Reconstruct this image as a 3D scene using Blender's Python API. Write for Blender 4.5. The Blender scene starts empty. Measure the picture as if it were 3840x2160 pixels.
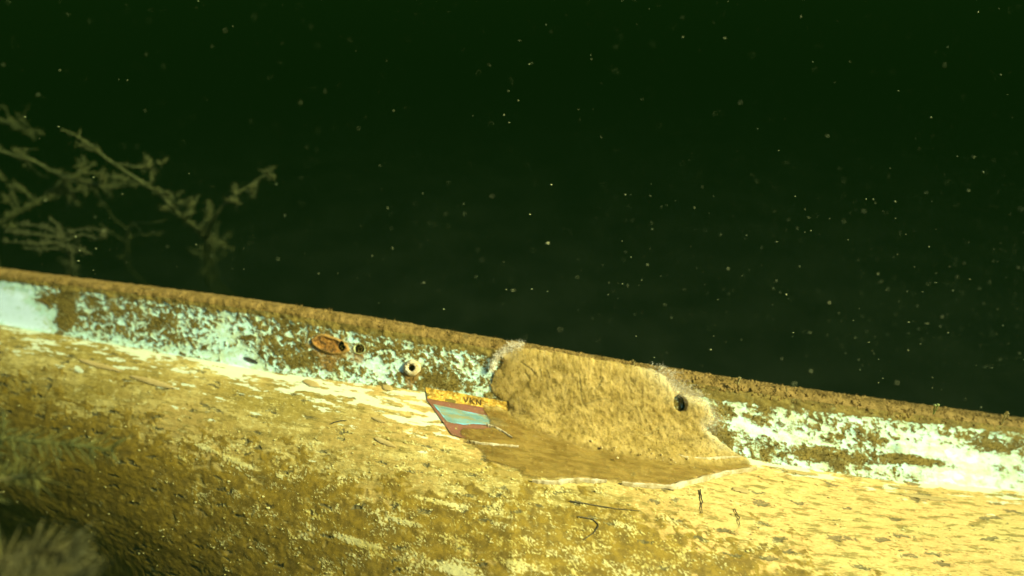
import bpy, math, random
import numpy as np

# ------------------------------------------------------------------ camera, sky, sun, exposure
PITCH=math.radians(28.0); CAMZ=1.75; FPX=2502.0
sc=bpy.context.scene
cam_d=bpy.data.cameras.new('camera'); cam=bpy.data.objects.new('camera',cam_d); sc.collection.objects.link(cam)
cam.location=(0,0,CAMZ); cam.rotation_euler=(math.pi/2-PITCH,0,0)
cam_d.sensor_width=36.0; cam_d.lens=36.0*FPX/3840.0; cam_d.clip_start=.01; cam_d.clip_end=200
cam_d.dof.use_dof=True; cam_d.dof.focus_distance=.71; cam_d.dof.aperture_fstop=1.9
sc.camera=cam
RIGHT=np.array([1,0,0.]); FWD=np.array([0,math.cos(PITCH),-math.sin(PITCH)]); DOWN=np.array([0,-math.sin(PITCH),-math.cos(PITCH)])
SUN=np.array([.74,-.42,-.53]); SUN=SUN[0]*RIGHT+SUN[1]*DOWN+SUN[2]*FWD; SUN=SUN/np.linalg.norm(SUN)
world=bpy.data.worlds.new('World'); sc.world=world; world.use_nodes=True
wn=world.node_tree.nodes; sky=wn.new('ShaderNodeTexSky'); sky.sky_type='NISHITA'; sky.sun_disc=False
sky.sun_elevation=math.asin(SUN[2]); sky.sun_rotation=math.atan2(SUN[0],SUN[1])
world.node_tree.links.new(sky.outputs[0],wn['Background'].inputs[0]); wn['Background'].inputs[1].default_value=.06
sun_d=bpy.data.lights.new('sun','SUN'); sun_d.energy=5.0; sun_d.angle=math.radians(5); sun_d.color=(1,.935,.67)
sun=bpy.data.objects.new('sun',sun_d); sc.collection.objects.link(sun)
import mathutils
sun.rotation_euler=mathutils.Vector(SUN.tolist()).to_track_quat('Z','Y').to_euler()
vs=sc.view_settings; vs.view_transform='Standard'; vs.look='None'; vs.gamma=1; vs.use_curve_mapping=False; vs.exposure=2.34
sc.cycles.use_denoising=True; sc.cycles.volume_bounces=1; sc.cycles.max_bounces=6

rng=np.random.default_rng(7); random.seed(7)
A0=np.array([0,.0725,.7955]); TN=np.array([1.228,.1706,-.12]); TN=TN/np.linalg.norm(TN)
# ---- boat surface: u runs along the gunwale, v across it (v<0 top and inside, 0..HB band, beyond: hull)
_uu=np.linspace(-1.7,1.5,321); _vv=np.linspace(-.6,1.5,4201)
def _smooth1(a,w):
    k=np.exp(-np.linspace(-2,2,2*w+1)**2); k/=k.sum()
    return np.convolve(np.pad(a,w,mode='edge'),k,'valid')
_HBT=_smooth1(np.interp(_uu,[-1.7,-.66,-.52,-.286,-.12,.0,.277,.42,.566,1.5],[.073,.073,.075,.078,.068,.074,.082,.086,.080,.08]),6)
def HB(u): return np.interp(u,_uu,_HBT)
def _sm(x,a,b):
    t=np.clip((x-a)/(b-a),0,1); return t*t*(3-2*t)
def _phi(u,v):
    h=HB(u); s=np.clip(v-h,0,None)
    k=np.radians(np.interp(u,[-1.5,-.7,-.35,0,.35,.7,1.3],[900,900,600,190,95,70,70]))
    p0=math.radians(22); pm=np.radians(np.interp(u,[-1.5,-.55,0,.6],[122,120,108,95]))
    hull=p0+(pm-p0)*(1-np.exp(-k*s/(pm-p0)))
    f=np.radians(-84)+np.radians(90)*_sm(v,-.042,-.028)+np.radians(74)*_sm(v,-.006,.006)
    w=_sm(v,h-.007,h+.011)
    return f*(1-w)+hull*w
_ph=_phi(_uu[:,None],_vv[None,:]); _dv=_vv[1]-_vv[0]; _i0=int(round(.6/_dv))
def _cum(a):
    c=np.zeros_like(a); c[:,1:]=np.cumsum((a[:,1:]+a[:,:-1])*.5*_dv,axis=1); return c-c[:,_i0:_i0+1]
_CY=_cum(np.sin(_ph)); _CZ=_cum(-np.cos(_ph))
def _look(T,u,v):
    fu=np.clip((u-_uu[0])/(_uu[1]-_uu[0]),0,len(_uu)-1.001); fs=np.clip((v-_vv[0])/_dv,0,len(_vv)-1.001)
    i=fu.astype(int); j=fs.astype(int); a=fu-i; b=fs-j
    return (T[i,j]*(1-a)*(1-b)+T[i+1,j]*a*(1-b)+T[i,j+1]*(1-a)*b+T[i+1,j+1]*a*b)
def surf(u,v):
    u,v=np.broadcast_arrays(np.asarray(u,float),np.asarray(v,float))
    P=A0+u[...,None]*TN
    P=P*(1+.34*(u+.02)**2/P[...,2])[...,None]   # the gunwale bows away towards both ends
    P[...,1]+=.0055*np.sin(np.pi*u/.62)*np.exp(-(u/.9)**4)+_look(_CY,u,v)
    P[...,2]+=_look(_CZ,u,v)
    return P
def world_of(P):
    """x right, y down, z forward (metres, from the camera's station) -> world"""
    P=np.asarray(P,float)
    return np.array([0,0,CAMZ])+P[...,0:1]*RIGHT+P[...,1:2]*DOWN+P[...,2:3]*FWD
def at(px,py,d): return np.array([(px-1920)/FPX*d,(py-1080)/FPX*d,d])
def nsurf(u,v):
    e=.0012; a=surf(u+e,v)-surf(u-e,v); b=surf(u,v+e)-surf(u,v-e)
    n=np.cross(a,b); return -n/np.linalg.norm(n,axis=-1,keepdims=True)*np.sign(1.0)
if nsurf(np.array([0.]),np.array([.04]))[0,2]>0:
    _n0=nsurf
    def nsurf(u,v): return -_n0(u,v)

# ------------------------------------------------------------------ noise
def _hash(ix,iy,seed):
    h=(ix.astype(np.int64)*374761393+iy.astype(np.int64)*668265263+seed*1442695041)&0xffffffff
    h=((h^(h>>13))*1274126177)&0xffffffff
    h=(h^(h>>16))&0xffffffff
    return h.astype(float)/4294967295.0
def perlin(x,y,seed=0):
    x,y=np.broadcast_arrays(np.asarray(x,float),np.asarray(y,float))
    ix=np.floor(x); iy=np.floor(y); fx=x-ix; fy=y-iy
    def g(dx,dy):
        a=_hash(ix+dx,iy+dy,seed)*2*np.pi
        return np.cos(a)*(fx-dx)+np.sin(a)*(fy-dy)
    s=fx*fx*fx*(fx*(fx*6-15)+10); t=fy*fy*fy*(fy*(fy*6-15)+10)
    return ((g(0,0)*(1-s)+g(1,0)*s)*(1-t)+(g(0,1)*(1-s)+g(1,1)*s)*t)*1.5
def fbm(x,y,o=4,seed=0,gain=.5):
    r=0; a=1; n=0
    for k in range(o):
        r=r+a*perlin(x*2**k+17.3*k,y*2**k-9.1*k,seed+k*31); n+=a; a*=gain
    return r/n**.7
def worley(x,y,seed=0):
    x,y=np.broadcast_arrays(np.asarray(x,float),np.asarray(y,float))
    ix=np.floor(x); iy=np.floor(y); best=np.full(x.shape,9.); idv=np.zeros(x.shape)
    for dx in (-1,0,1):
        for dy in (-1,0,1):
            cx=ix+dx; cy=iy+dy; px=cx+_hash(cx,cy,seed); py=cy+_hash(cx,cy,seed+77)
            d=np.hypot(px-x,py-y); m=d<best; best=np.where(m,d,best); idv=np.where(m,_hash(cx,cy,seed+5),idv)
    return best,idv
def sm(x,a,b):
    t=np.clip((x-a)/(b-a),0,1); return t*t*(3-2*t)
def blob(u,v,cu,cv,ru,rv): return np.exp(-((u-cu)/ru)**2-((v-cv)/rv)**2)
def sdist(poly,x,y):
    """signed distance to a closed polygon, positive inside"""
    P=np.asarray(poly,float); n=len(P); d=np.full(np.shape(x),1e9); ins=np.zeros(np.shape(x),bool)
    for i in range(n):
        a=P[i]; b=P[(i+1)%n]; e=b-a; t=np.clip(((x-a[0])*e[0]+(y-a[1])*e[1])/(e@e),0,1)
        d=np.minimum(d,np.hypot(x-a[0]-t*e[0],y-a[1]-t*e[1]))
        c=((a[1]>y)!=(b[1]>y))&(x<(b[0]-a[0])*(y-a[1])/(b[1]-a[1]+1e-15)+a[0]); ins^=c
    return np.where(ins,d,-d)

# ------------------------------------------------------------------ mesh helpers
COL=sc.collection
def link(o,parent=None):
    COL.objects.link(o)
    if parent is not None: o.parent=parent
    return o
def origin_of(o):
    p=np.zeros(3)
    while o is not None: p=p+np.array(o.location); o=o.parent
    return p
def mesh(name,V,F,mat,parent=None,loc=None,smooth=True,attrs=None,uv=None,kind=None):
    """V in world metres; F int array (n,k) or list of such arrays"""
    V=np.asarray(V,float); Fs=F if isinstance(F,list) else [F]; Fs=[np.asarray(f,dtype=np.int64) for f in Fs if len(f)]
    o0=origin_of(parent) if parent is not None else (np.array(loc,float) if loc is not None else np.zeros(3))
    me=bpy.data.meshes.new(name); V=V-o0
    me.vertices.add(len(V)); me.vertices.foreach_set('co',V.astype(np.float32).ravel())
    tot=np.concatenate([np.full(len(f),f.shape[1]) for f in Fs]); idx=np.concatenate([f.ravel() for f in Fs])
    me.loops.add(len(idx)); me.loops.foreach_set('vertex_index',idx.astype(np.int32))
    me.polygons.add(len(tot)); st=np.concatenate([[0],np.cumsum(tot)[:-1]])
    me.polygons.foreach_set('loop_start',st.astype(np.int32))
    me.update(calc_edges=True)
    me.polygons.foreach_set('use_smooth',np.full(len(tot),smooth))
    if uv is not None:
        l=me.uv_layers.new(name='uv'); l.data.foreach_set('uv',np.asarray(uv,np.float32)[idx].ravel())
    for k,a in (attrs or {}).items():
        at_=me.attributes.new(k,'FLOAT','POINT'); at_.data.foreach_set('value',np.asarray(a,np.float32).ravel())
    me.materials.append(mat); me.validate()
    o=bpy.data.objects.new(name,me); link(o,parent)
    if parent is None and loc is not None: o.location=loc
    if kind: o['kind']=kind
    return o
def tag(o,label,cat,group=None):
    o['label']=label; o['category']=cat
    if group: o['group']=group
    return o
def thing(name,loc,label,cat,group=None):
    o=bpy.data.objects.new(name,None); link(o); o.location=[float(c) for c in loc]; o.empty_display_size=.05
    return tag(o,label,cat,group)
def grid_faces(nu,nv):
    i=np.arange(nu*nv).reshape(nu,nv)
    return np.stack([i[:-1,:-1],i[1:,:-1],i[1:,1:],i[:-1,1:]],-1).reshape(-1,4)
def compact(V,F,*arrs):
    used=np.unique(F); m=np.full(len(V),-1); m[used]=np.arange(len(used))
    return (V[used],m[F])+tuple(a[used] for a in arrs)
def tube(pts,rad,sides=6,cap=True):
    P=np.asarray(pts,float); n=len(P); rad=np.broadcast_to(np.asarray(rad,float),(n,))
    T=np.gradient(P,axis=0); T/=np.linalg.norm(T,axis=1,keepdims=True)+1e-12
    ref=np.array([.31,.17,.93]); X=np.cross(T,ref); X/=np.linalg.norm(X,axis=1,keepdims=True)+1e-12; Y=np.cross(T,X)
    a=np.arange(sides)*2*np.pi/sides
    V=P[:,None]+rad[:,None,None]*(np.cos(a)[None,:,None]*X[:,None]+np.sin(a)[None,:,None]*Y[:,None])
    V=V.reshape(-1,3); i=np.arange(n*sides).reshape(n,sides); j=np.roll(i,-1,1)
    F=np.stack([i[:-1],j[:-1],j[1:],i[1:]],-1).reshape(-1,4)
    return V,F
def smooth_path(pts,n):
    P=np.asarray(pts,float); t=np.concatenate([[0],np.cumsum(np.linalg.norm(np.diff(P,axis=0),axis=1))]); s=np.linspace(0,t[-1],n)
    Q=np.stack([np.interp(s,t,P[:,k]) for k in range(3)],1)
    for _ in range(3):
        R=Q.copy(); R[1:-1]=(Q[:-2]+2*Q[1:-1]+Q[2:])/4; Q=R
    return Q
def blades(P,N,L,W,jit,bend=.4):
    """two-triangle pointed blades from points P along N"""
    n=len(P); D=N+jit*rng.normal(size=(n,3)); D/=np.linalg.norm(D,axis=1,keepdims=True)
    S=np.cross(D,rng.normal(size=(n,3))); S/=np.linalg.norm(S,axis=1,keepdims=True)
    L=np.broadcast_to(L,(n,))[:,None]; W=np.broadcast_to(W,(n,))[:,None]
    M=P+D*L*.55; D2=D+bend*rng.normal(size=(n,3))*.6; D2/=np.linalg.norm(D2,axis=1,keepdims=True)
    V=np.stack([P-S*W*.5-D*L*.1,P+S*W*.5-D*L*.1,M+S*W*.45,M-S*W*.45,M+D2*L*.45],1).reshape(-1,3)
    b=np.arange(n)[:,None]*5
    return V,[b+np.array([[0,1,2,3]]),b+np.array([[3,2,4]])]
OCT=np.array([[1,0,0],[-1,0,0],[0,1,0],[0,-1,0],[0,0,1],[0,0,-1]],float)
OCF=np.array([[0,2,4],[2,1,4],[1,3,4],[3,0,4],[2,0,5],[1,2,5],[3,1,5],[0,3,5]])
def lumps(P,R,asp=.4):
    n=len(P); V=OCT[None]*(1+asp*rng.normal(size=(n,6,1)).clip(-1.2,1.2)); 
    Q=rng.normal(size=(n,3,3)); Q,_=np.linalg.qr(Q)
    V=np.einsum('nij,nkj->nki',Q,V)*np.broadcast_to(R,(n,))[:,None,None]+P[:,None]
    return V.reshape(-1,3),(np.arange(n)[:,None,None]*6+OCF[None]).reshape(-1,3)
def join(parts):
    Vs=[];F3=[];F4=[];o=0
    for V,F in parts:
        Vs.append(V)
        for f in (F if isinstance(F,list) else [F]):
            (F3 if f.shape[1]==3 else F4).append(f+o)
        o+=len(V)
    out=[np.concatenate(x) for x in (F4,F3) if x]
    return np.concatenate(Vs),out

# ------------------------------------------------------------------ materials
class NT:
    def __init__(s,name):
        s.m=bpy.data.materials.new(name); s.m.use_nodes=True; s.t=s.m.node_tree; s.b=s.t.nodes['Principled BSDF']
        s.b.inputs['Roughness'].default_value=.8; s.b.inputs['Specular IOR Level'].default_value=.2
    def put(s,sock,v):
        if hasattr(v,'is_output'): s.t.links.new(v,sock)
        else: sock.default_value=(tuple(v)+(1,) if sock.type=='RGBA' and len(v)==3 else v)
    def math(s,op,a,b=0.,c=None):
        n=s.t.nodes.new('ShaderNodeMath'); n.operation=op; s.put(n.inputs[0],a); s.put(n.inputs[1],b)
        if c is not None: s.put(n.inputs[2],c)
        return n.outputs[0]
    def step(s,x,a,b):
        n=s.t.nodes.new('ShaderNodeMapRange'); n.interpolation_type='SMOOTHSTEP'; s.put(n.inputs[0],x); n.inputs[1].default_value=a; n.inputs[2].default_value=b
        return n.outputs[0]
    def mix(s,f,a,b):
        n=s.t.nodes.new('ShaderNodeMix'); n.data_type='RGBA'; s.put(n.inputs[0],f); s.put(n.inputs[6],a); s.put(n.inputs[7],b); return n.outputs[2]
    def attr(s,name):
        n=s.t.nodes.new('ShaderNodeAttribute'); n.attribute_name=name; return n.outputs['Fac']
    def uv(s,su=1.,sv=1.):
        n=s.t.nodes.new('ShaderNodeUVMap'); n.uv_map='uv'; m=s.t.nodes.new('ShaderNodeMapping'); m.inputs['Scale'].default_value=(su,sv,1)
        s.t.links.new(n.outputs[0],m.inputs[0]); return m.outputs[0]
    def obj(s,k=1.):
        n=s.t.nodes.new('ShaderNodeTexCoord'); m=s.t.nodes.new('ShaderNodeMapping'); m.inputs['Scale'].default_value=(k,k,k)
        s.t.links.new(n.outputs['Object'],m.inputs[0]); return m.outputs[0]
    def noise(s,vec,scale,detail=4,rough=.6):
        n=s.t.nodes.new('ShaderNodeTexNoise'); s.put(n.inputs['Vector'],vec); n.inputs['Scale'].default_value=scale; n.inputs['Detail'].default_value=detail; n.inputs['Roughness'].default_value=rough
        return n.outputs[0]
    def color(s,c): s.put(s.b.inputs['Base Color'],c); return s
    def bump(s,h,strength,dist):
        n=s.t.nodes.new('ShaderNodeBump'); n.inputs['Strength'].default_value=strength; n.inputs['Distance'].default_value=dist; s.put(n.inputs['Height'],h); s.t.links.new(n.outputs[0],s.b.inputs['Normal']); return s
def rough_mat(name,c1,c2,scale,bump=.3,dist=.002,c3=None,detail=4):
    m=NT(name); v=m.obj(); n=m.noise(v,scale,detail); c=m.mix(m.step(n,.35,.65),c1,c2)
    if c3: c=m.mix(m.step(m.noise(v,scale*3.7,3),.58,.7),c,c3)
    m.color(c)
    if bump: m.bump(m.noise(v,scale*4,3),bump,dist)
    return m.m

# ------------------------------------------------------------------ lake bed and water
gu=np.concatenate([np.linspace(-27,-4,14),np.linspace(-3.6,3.6,60),np.linspace(4,27,14)])
GX,GY=np.meshgrid(gu,gu,indexing='ij'); GZ=.06*fbm(GX*.7,GY*.7,4,3)+.02*fbm(GX*4,GY*4,3,5)-.03
bed=mesh('lakebed',np.stack([GX,GY+2,GZ],-1).reshape(-1,3),grid_faces(len(gu),len(gu)),rough_mat('mud',(.05,.045,.025),(.09,.075,.04),3,.6,.02))
bed['kind']='structure'
def water_box():
    m=bpy.data.materials.new('green_water'); m.use_nodes=True; t=m.node_tree; t.nodes.clear()
    o=t.nodes.new('ShaderNodeOutputMaterial'); p=t.nodes.new('ShaderNodeVolumePrincipled')
    p.inputs['Density'].default_value=.62; p.inputs['Color'].default_value=(.0016,.0064,.0008,1); p.inputs['Anisotropy'].default_value=0.
    p.inputs['Absorption Color'].default_value=(.0,.02,.006,1)
    t.links.new(p.outputs[0],o.inputs['Volume'])
    a=30; z0,z1=-1.2,CAMZ+.12
    V=np.array([[x,y+2,z] for x in (-a,a) for y in (-a,a) for z in (z0,z1)])
    F=np.array([[0,1,3,2],[4,6,7,5],[0,4,5,1],[2,3,7,6],[0,2,6,4],[1,5,7,3]])
    b=mesh('haze',V,F,m,smooth=False); b['kind']='stuff'; b['label']='murky dark green lake water'
water_box()
# ------------------------------------------------------------------ the sunken boat
ORG=world_of(surf(np.array([0.]),np.array([1.2])))[0]
boat=thing('sunken_boat',(ORG[0],ORG[1],0),'sunken boat with peeling white gunwale and hull coated in ochre silt and algae','boat')
def macro(u,v):
    h=sm(v,HB(u)-.005,HB(u)+.03)
    return .0016*fbm(u*7,v*16,3,11)*h+.0007*fbm(u*14,v*25,2,12)
FOLD_U=[-.75,-.66,-.5,-.3,-.2]
def fields(u,v):
    """what covers the surface: signed fields (positive = present) shared by relief and colour"""
    hb=HB(u); d=v-hb
    # band: paint showing through the algae
    wu=u+.004*fbm(u*60,v*60,2,91); wv=v+.004*fbm(u*60,v*60,2,92)
    n=.42*fbm(wu*62,wv*80,4,21,.65)+.95*fbm(wu*150,wv*180,4,22,.72)
    n=n*(1-.55*sm(fbm(u*5.5,v*9,2,24),-.1,.25))+.75*sm(fbm(u*5.5,v*9,2,24),-.1,.25)*fbm(wu*36,wv*52,5,25,.72)
    bias=np.interp(u,[-.75,-.6,-.55,-.45,-.36,-.28,-.15,-.05,.0,.25,.33,.42,.5,.62],[.5,.15,-.12,-.08,-.04,-.16,-.17,-.14,-.10,-.12,-.10,-.04,-.02,-.05])
    p=n+bias
    for cu,cv,ru,rv,a in [(-.655,.045,.045,.03,.9),(-.615,.062,.03,.015,.6),(-.357,.040,.028,.024,.35),(-.335,.068,.02,.012,.6),(-.173,.047,.020,.007,.75),(-.158,.058,.012,.010,.5),(-.198,.028,.006,.016,.35),
            (-.137,.044,.006,.008,.5),(-.122,.033,.006,.005,.45),(-.045,.042,.020,.028,.24),(.30,.050,.05,.008,.35),(.475,.048,.065,.010,.65),(.50,.070,.045,.013,.7),(.455,.030,.05,.005,.5),(.26,.055,.03,.02,.1),
            (-.572,.036,.010,.05,-1.1),(-.605,.030,.02,.008,-1.0),(-.44,.034,.012,.008,-.4),(-.26,.058,.035,.012,-.25),(-.09,.058,.03,.013,-.35),(.45,.060,.030,.0055,-1.6),(.36,.068,.03,.008,-.6),(.24,.062,.02,.012,-.5),(.41,.040,.012,.012,-.6),(.53,.03,.02,.006,-.7)]:
        p=p+a*blob(u,v,cu,cv,ru,rv)
    fr=np.interp(u,[-.7,-.4,-.14,.0,.237,.4,.6],[.0085,.008,.010,.011,.016,.012,.008])+.0025*fbm(u*40,v*10,3,23)
    p=p-2.2*sm(fr+.004-v,0,.007)
    near=np.interp(u,[-.72,-.6,-.25,-.15,.2,.3,.6],[.8,.7,.55,.35,.05,.15,.5])
    p=p+near*.55*np.exp(-((d+.004)/.006)**2)+(.25-near*.1)*0
    # hull: white paint streaks close to the fold
    st=fbm(u*16,v*95,4,31,.6)+.5*fbm(u*60,v*230,3,32)
    hp=st-.05-np.clip(d,0,1)*np.interp(u,[-.7,-.3,-.1,.1,.3,.6],[10,8,6,18,18,9])-.16+near*.3
    for cu,cv,ru,rv,a in [(-.30,.085,.16,.011,.45),(-.105,.118,.05,.022,.5),(-.075,.110,.012,.03,.35),(-.20,.10,.06,.012,.35),(.30,.09,.05,.008,.4),(.5,.085,.08,.01,.6)]:
        hp=hp+a*blob(u,v,cu,cv,ru,rv)
    paint=np.where(d<.001,p,np.maximum(hp,p*np.exp(-np.clip(d,0,1)/.003)+np.minimum(0,-d*60)))
    # hull: brown algae film, heavier away from the fold; left part also paints shade
    zone=np.interp(u,[-.7,-.578,-.378,-.202,-.005,.128,.275,.45,.7],[.17,.185,.20,.195,.200,.205,.225,.30,.4])
    e=(v-zone)
    f=.75*fbm(wu*30,wv*48,4,41,.6)+.5*fbm(wu*130,wv*190,3,42,.62)+np.clip(e*9,-.55,.38)
    f=f+.35*blob(u,v,.10,.225,.10,.03)+.25*blob(u,v,-.46,.13,.05,.012)-.3*blob(u,v,-.14,.17,.10,.025)+.25*blob(u,v,-.24,.2,.05,.02)-.35*sm(u,.25,.45)+.22*sm(-u,.30,.55)*sm(v,.11,.2)
    # cream flecks breaking through the film
    k,_=worley(wu*150,wv*190,51)
    cl=fbm(wu*34,wv*46,4,52,.6)
    g=.42*cl+.62*fbm(wu*380,wv*520,3,53,.7)+.26*fbm(u*45,v*190,3,54)-.28
    g=g+.10*blob(u,v,.05,.25,.20,.05)-.10*sm(u,.15,.3)-.10*sm(HB(u)+.09-v,0,.04)-.25*sm(-u,.30,.55)-.2*sm(v,.29,.36)
    for cu,cv,ru,rv,a,sl in [(-.073,.2125,.026,.0022,.75,.075),(-.164,.262,.030,.0035,.6,.10),(-.056,.274,.028,.0045,.6,.16),(-.30,.205,.022,.0028,.5,.10),(-.11,.236,.018,.003,.5,.1),(.0,.262,.016,.004,.4,.1),(-.345,.196,.026,.0024,.6,.15)]:
        g=g+a*blob(u,v-sl*(u-cu),cu,cv,ru,rv)
    # dark pits and scabs
    w,i=worley(wu*34,wv*105,61)
    t=.30*(i>.80)-.10-w+.34*fbm(u*170,v*420,3,62,.7)
    t=t+.10*sm(u,.1,.3)
    return paint,f,g,t,d
us=np.concatenate([np.linspace(-1.6,-.75,45)[:-1],np.arange(-.75,.66,.0013),np.linspace(.66,1.45,42)[1:]])
vsamp=np.concatenate([np.linspace(-.58,-.05,14)[:-1],np.linspace(-.05,-.012,16)[:-1],np.arange(-.012,.372,.0013),np.linspace(.372,1.38,46)[1:]])
U,Vv=np.meshgrid(us,vsamp,indexing='ij')
paint,film,fleck,pit,dd=fields(U,Vv)
N=nsurf(U,Vv); onband=(dd<0)
h=macro(U,Vv)
fr=fbm(U*330,Vv*330,3,71)
P01=sm(paint,-.1,.12)
h=h+np.where(onband,(1-P01)*(.0011+.0006*fr)+.00025*P01,0)
F01=sm(film,-.1,.15); G01=sm(fleck,-.05,.12); T01=sm(pit,-.02,.12)
h=h+np.where(~onband,sm(dd,0,.006)*(0.0006*F01+.0002*fr+.0004*G01-.0012*T01+.0005*fbm(U*120,Vv*170,3,72))*(1-.6*P01),0)
lumpy=sm(Vv,.024,.010)*sm(Vv,-.05,-.02)
h=h+lumpy*(.0018*fbm(U*120,Vv*120,3,73)+.002)
PTS=surf(U,Vv)+N*h[...,None]
BV=world_of(PTS).reshape(-1,3); BF=grid_faces(len(us),len(vsamp))
uvs=np.stack([U,Vv],-1).reshape(-1,2)
cu=U.ravel()[BF].mean(1); cv=Vv.ravel()[BF].mean(1)
HOLES=[(-.2085,.0330,.0044,.0062),(-.187,.0325,.0064,.0056),(-.121,.0442,.0042,.0042)]
keep=np.ones(len(BF),bool)
for a,b,ra,rb in HOLES: keep&=((cu-a)/ra)**2+((cv-b)/rb)**2>1
sel_top=cv<.0055; sel_hull=cv>HB(cu)+.0025; sel_band=~sel_top&~sel_hull
tone=(.5+.5*fbm(U*3.2,Vv*7,3,81)+.35*sm(U,-.05,.45)-.25*sm(-U,.1,.5))  # random silt tone, with the light's falloff to the left painted in
def fuzzy(m,a,nz,amt,w=.07): return m.step(m.math('ADD',m.attr(a),m.math('MULTIPLY',m.math('SUBTRACT',nz,.5),amt)),-w,w)
def band_mat():
    m=NT('peeling_white_paint_and_algae'); v=m.uv(); n1=m.noise(v,420,5,.7); n2=m.noise(v,60,4); n3=m.noise(v,900,3); n4=m.noise(m.uv(40,55),1,6,.7); n5=m.noise(m.uv(110,120),1,5,.7)
    alg=m.mix(m.step(n2,.35,.66),(.115,.076,.010),(.235,.155,.024)); alg=m.mix(m.math('MULTIPLY',m.step(n3,.52,.72),.6),alg,(.33,.25,.06)); alg=m.mix(m.math('MULTIPLY',m.step(n5,.56,.66),.6),alg,(.34,.30,.10))
    pa=m.mix(m.step(n4,.42,.62),(.60,.83,.60),(.56,.66,.36)); pa=m.mix(m.math('MULTIPLY',m.step(n5,.50,.64),.55),pa,(.40,.38,.14)); pa=m.mix(m.math('MULTIPLY',m.step(n5,.44,.34),.5),pa,(.66,.90,.78))
    pa=m.mix(m.math('MULTIPLY',m.step(n1,.56,.70),.5),pa,(.34,.33,.12))
    pa=m.mix(m.step(m.attr('paint'),.45,1.1),pa,(.80,.93,.84)); c=m.mix(fuzzy(m,'paint',n1,1.5,.17),alg,pa); c=m.mix(m.math('MULTIPLY',m.step(m.math('ADD',m.attr('stain'),m.math('MULTIPLY',m.math('SUBTRACT',n5,.5),1.2)),.25,.8),.8),c,(.30,.155,.03)); m.color(c); m.bump(m.math('ADD',n3,n5),.5,.0014); return m.m  # strongest paint goes near white, painting in glare at the band's ends
def hull_mat():
    m=NT('silted_hull'); v=m.uv(); n1=m.noise(v,420,4,.65); n3=m.noise(v,900,3)
    big=m.noise(m.uv(11,34),1,8,.70); stk=m.noise(m.uv(38,150),1,6,.70); grain=m.noise(m.uv(300,520),1,3,.7); mid=m.noise(m.uv(90,150),1,5,.7)
    silt=m.mix(m.step(m.attr('tone'),.15,.95),(.285,.195,.030),(.72,.43,.125))  # darker left, brighter right: light falloff mixed into the silt colour
    silt=m.mix(m.math('MULTIPLY',m.step(big,.47,.62),.8),silt,(.58,.435,.120))
    silt=m.mix(m.math('MULTIPLY',m.step(stk,.50,.60),.85),silt,(.215,.150,.026))
    silt=m.mix(m.math('MULTIPLY',m.step(mid,.55,.64),.7),silt,(.63,.51,.17))
    silt=m.mix(m.math('MULTIPLY',m.step(mid,.44,.36),.6),silt,(.20,.145,.028))
    silt=m.mix(m.math('MULTIPLY',m.step(grain,.54,.68),.28),silt,(.13,.10,.025))
    silt=m.mix(m.math('MULTIPLY',m.step(grain,.44,.32),.32),silt,(.66,.49,.15))
    film=m.mix(m.step(m.noise(v,75,4),.35,.65),(.135,.080,.006),(.275,.165,.012)); film=m.mix(m.math('MULTIPLY',m.step(grain,.55,.68),.5),film,(.07,.05,.008))
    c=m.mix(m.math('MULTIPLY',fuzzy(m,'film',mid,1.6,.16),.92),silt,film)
    c=m.mix(m.math('MULTIPLY',fuzzy(m,'pit',n1,.5,.06),.75),c,(.085,.075,.028))
    c=m.mix(m.math('MULTIPLY',fuzzy(m,'fleck',n1,1.1,.16),.8),c,m.mix(m.step(big,.4,.6),(.58,.44,.10),(.68,.58,.22)))
    c=m.mix(fuzzy(m,'paint',mid,1.5),c,(.62,.62,.34))
    m.color(c); m.bump(m.math('ADD',n3,m.math('MULTIPLY',mid,1.5)),.32,.0014); return m.m
def top_mat():
    m=NT('brown_turf_base'); v=m.uv(); n=m.noise(v,70,5); n3=m.noise(v,500,3)
    c=m.mix(m.step(n,.35,.65),(.16,.094,.014),(.29,.172,.038)); c=m.mix(m.math('MULTIPLY',m.step(n3,.5,.7),.6),c,(.12,.08,.012)); m.color(c); m.bump(n3,.6,.002); return m.m
def stain_(q):
    u,v=q[:,0],q[:,1]; return 1.1*blob(u,v,-.224,.036,.030,.016)+.8*blob(u,v,-.225,.056,.010,.016)+.7*blob(u,v,-.187,.042,.009,.012)+.9*blob(u,v,-.121,.049,.013,.014)+.7*blob(u,v,-.123,.062,.005,.010)+.6*blob(u,v,-.604,.033,.014,.006)
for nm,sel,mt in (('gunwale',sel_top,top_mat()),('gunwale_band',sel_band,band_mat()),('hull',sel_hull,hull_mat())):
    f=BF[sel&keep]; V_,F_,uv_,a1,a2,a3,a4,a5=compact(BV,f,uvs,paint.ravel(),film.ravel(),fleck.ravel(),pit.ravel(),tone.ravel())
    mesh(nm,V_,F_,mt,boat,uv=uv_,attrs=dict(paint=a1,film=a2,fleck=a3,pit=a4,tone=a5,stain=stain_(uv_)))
def on(u,v,off=0.):
    u=np.asarray(u,float); v=np.asarray(v,float)
    return surf(u,v)+nsurf(u,v)*(macro(u,v)+off)[...,None]
def won(u,v,off=0.): return world_of(on(u,v,np.broadcast_to(off,np.shape(u))))

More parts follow.
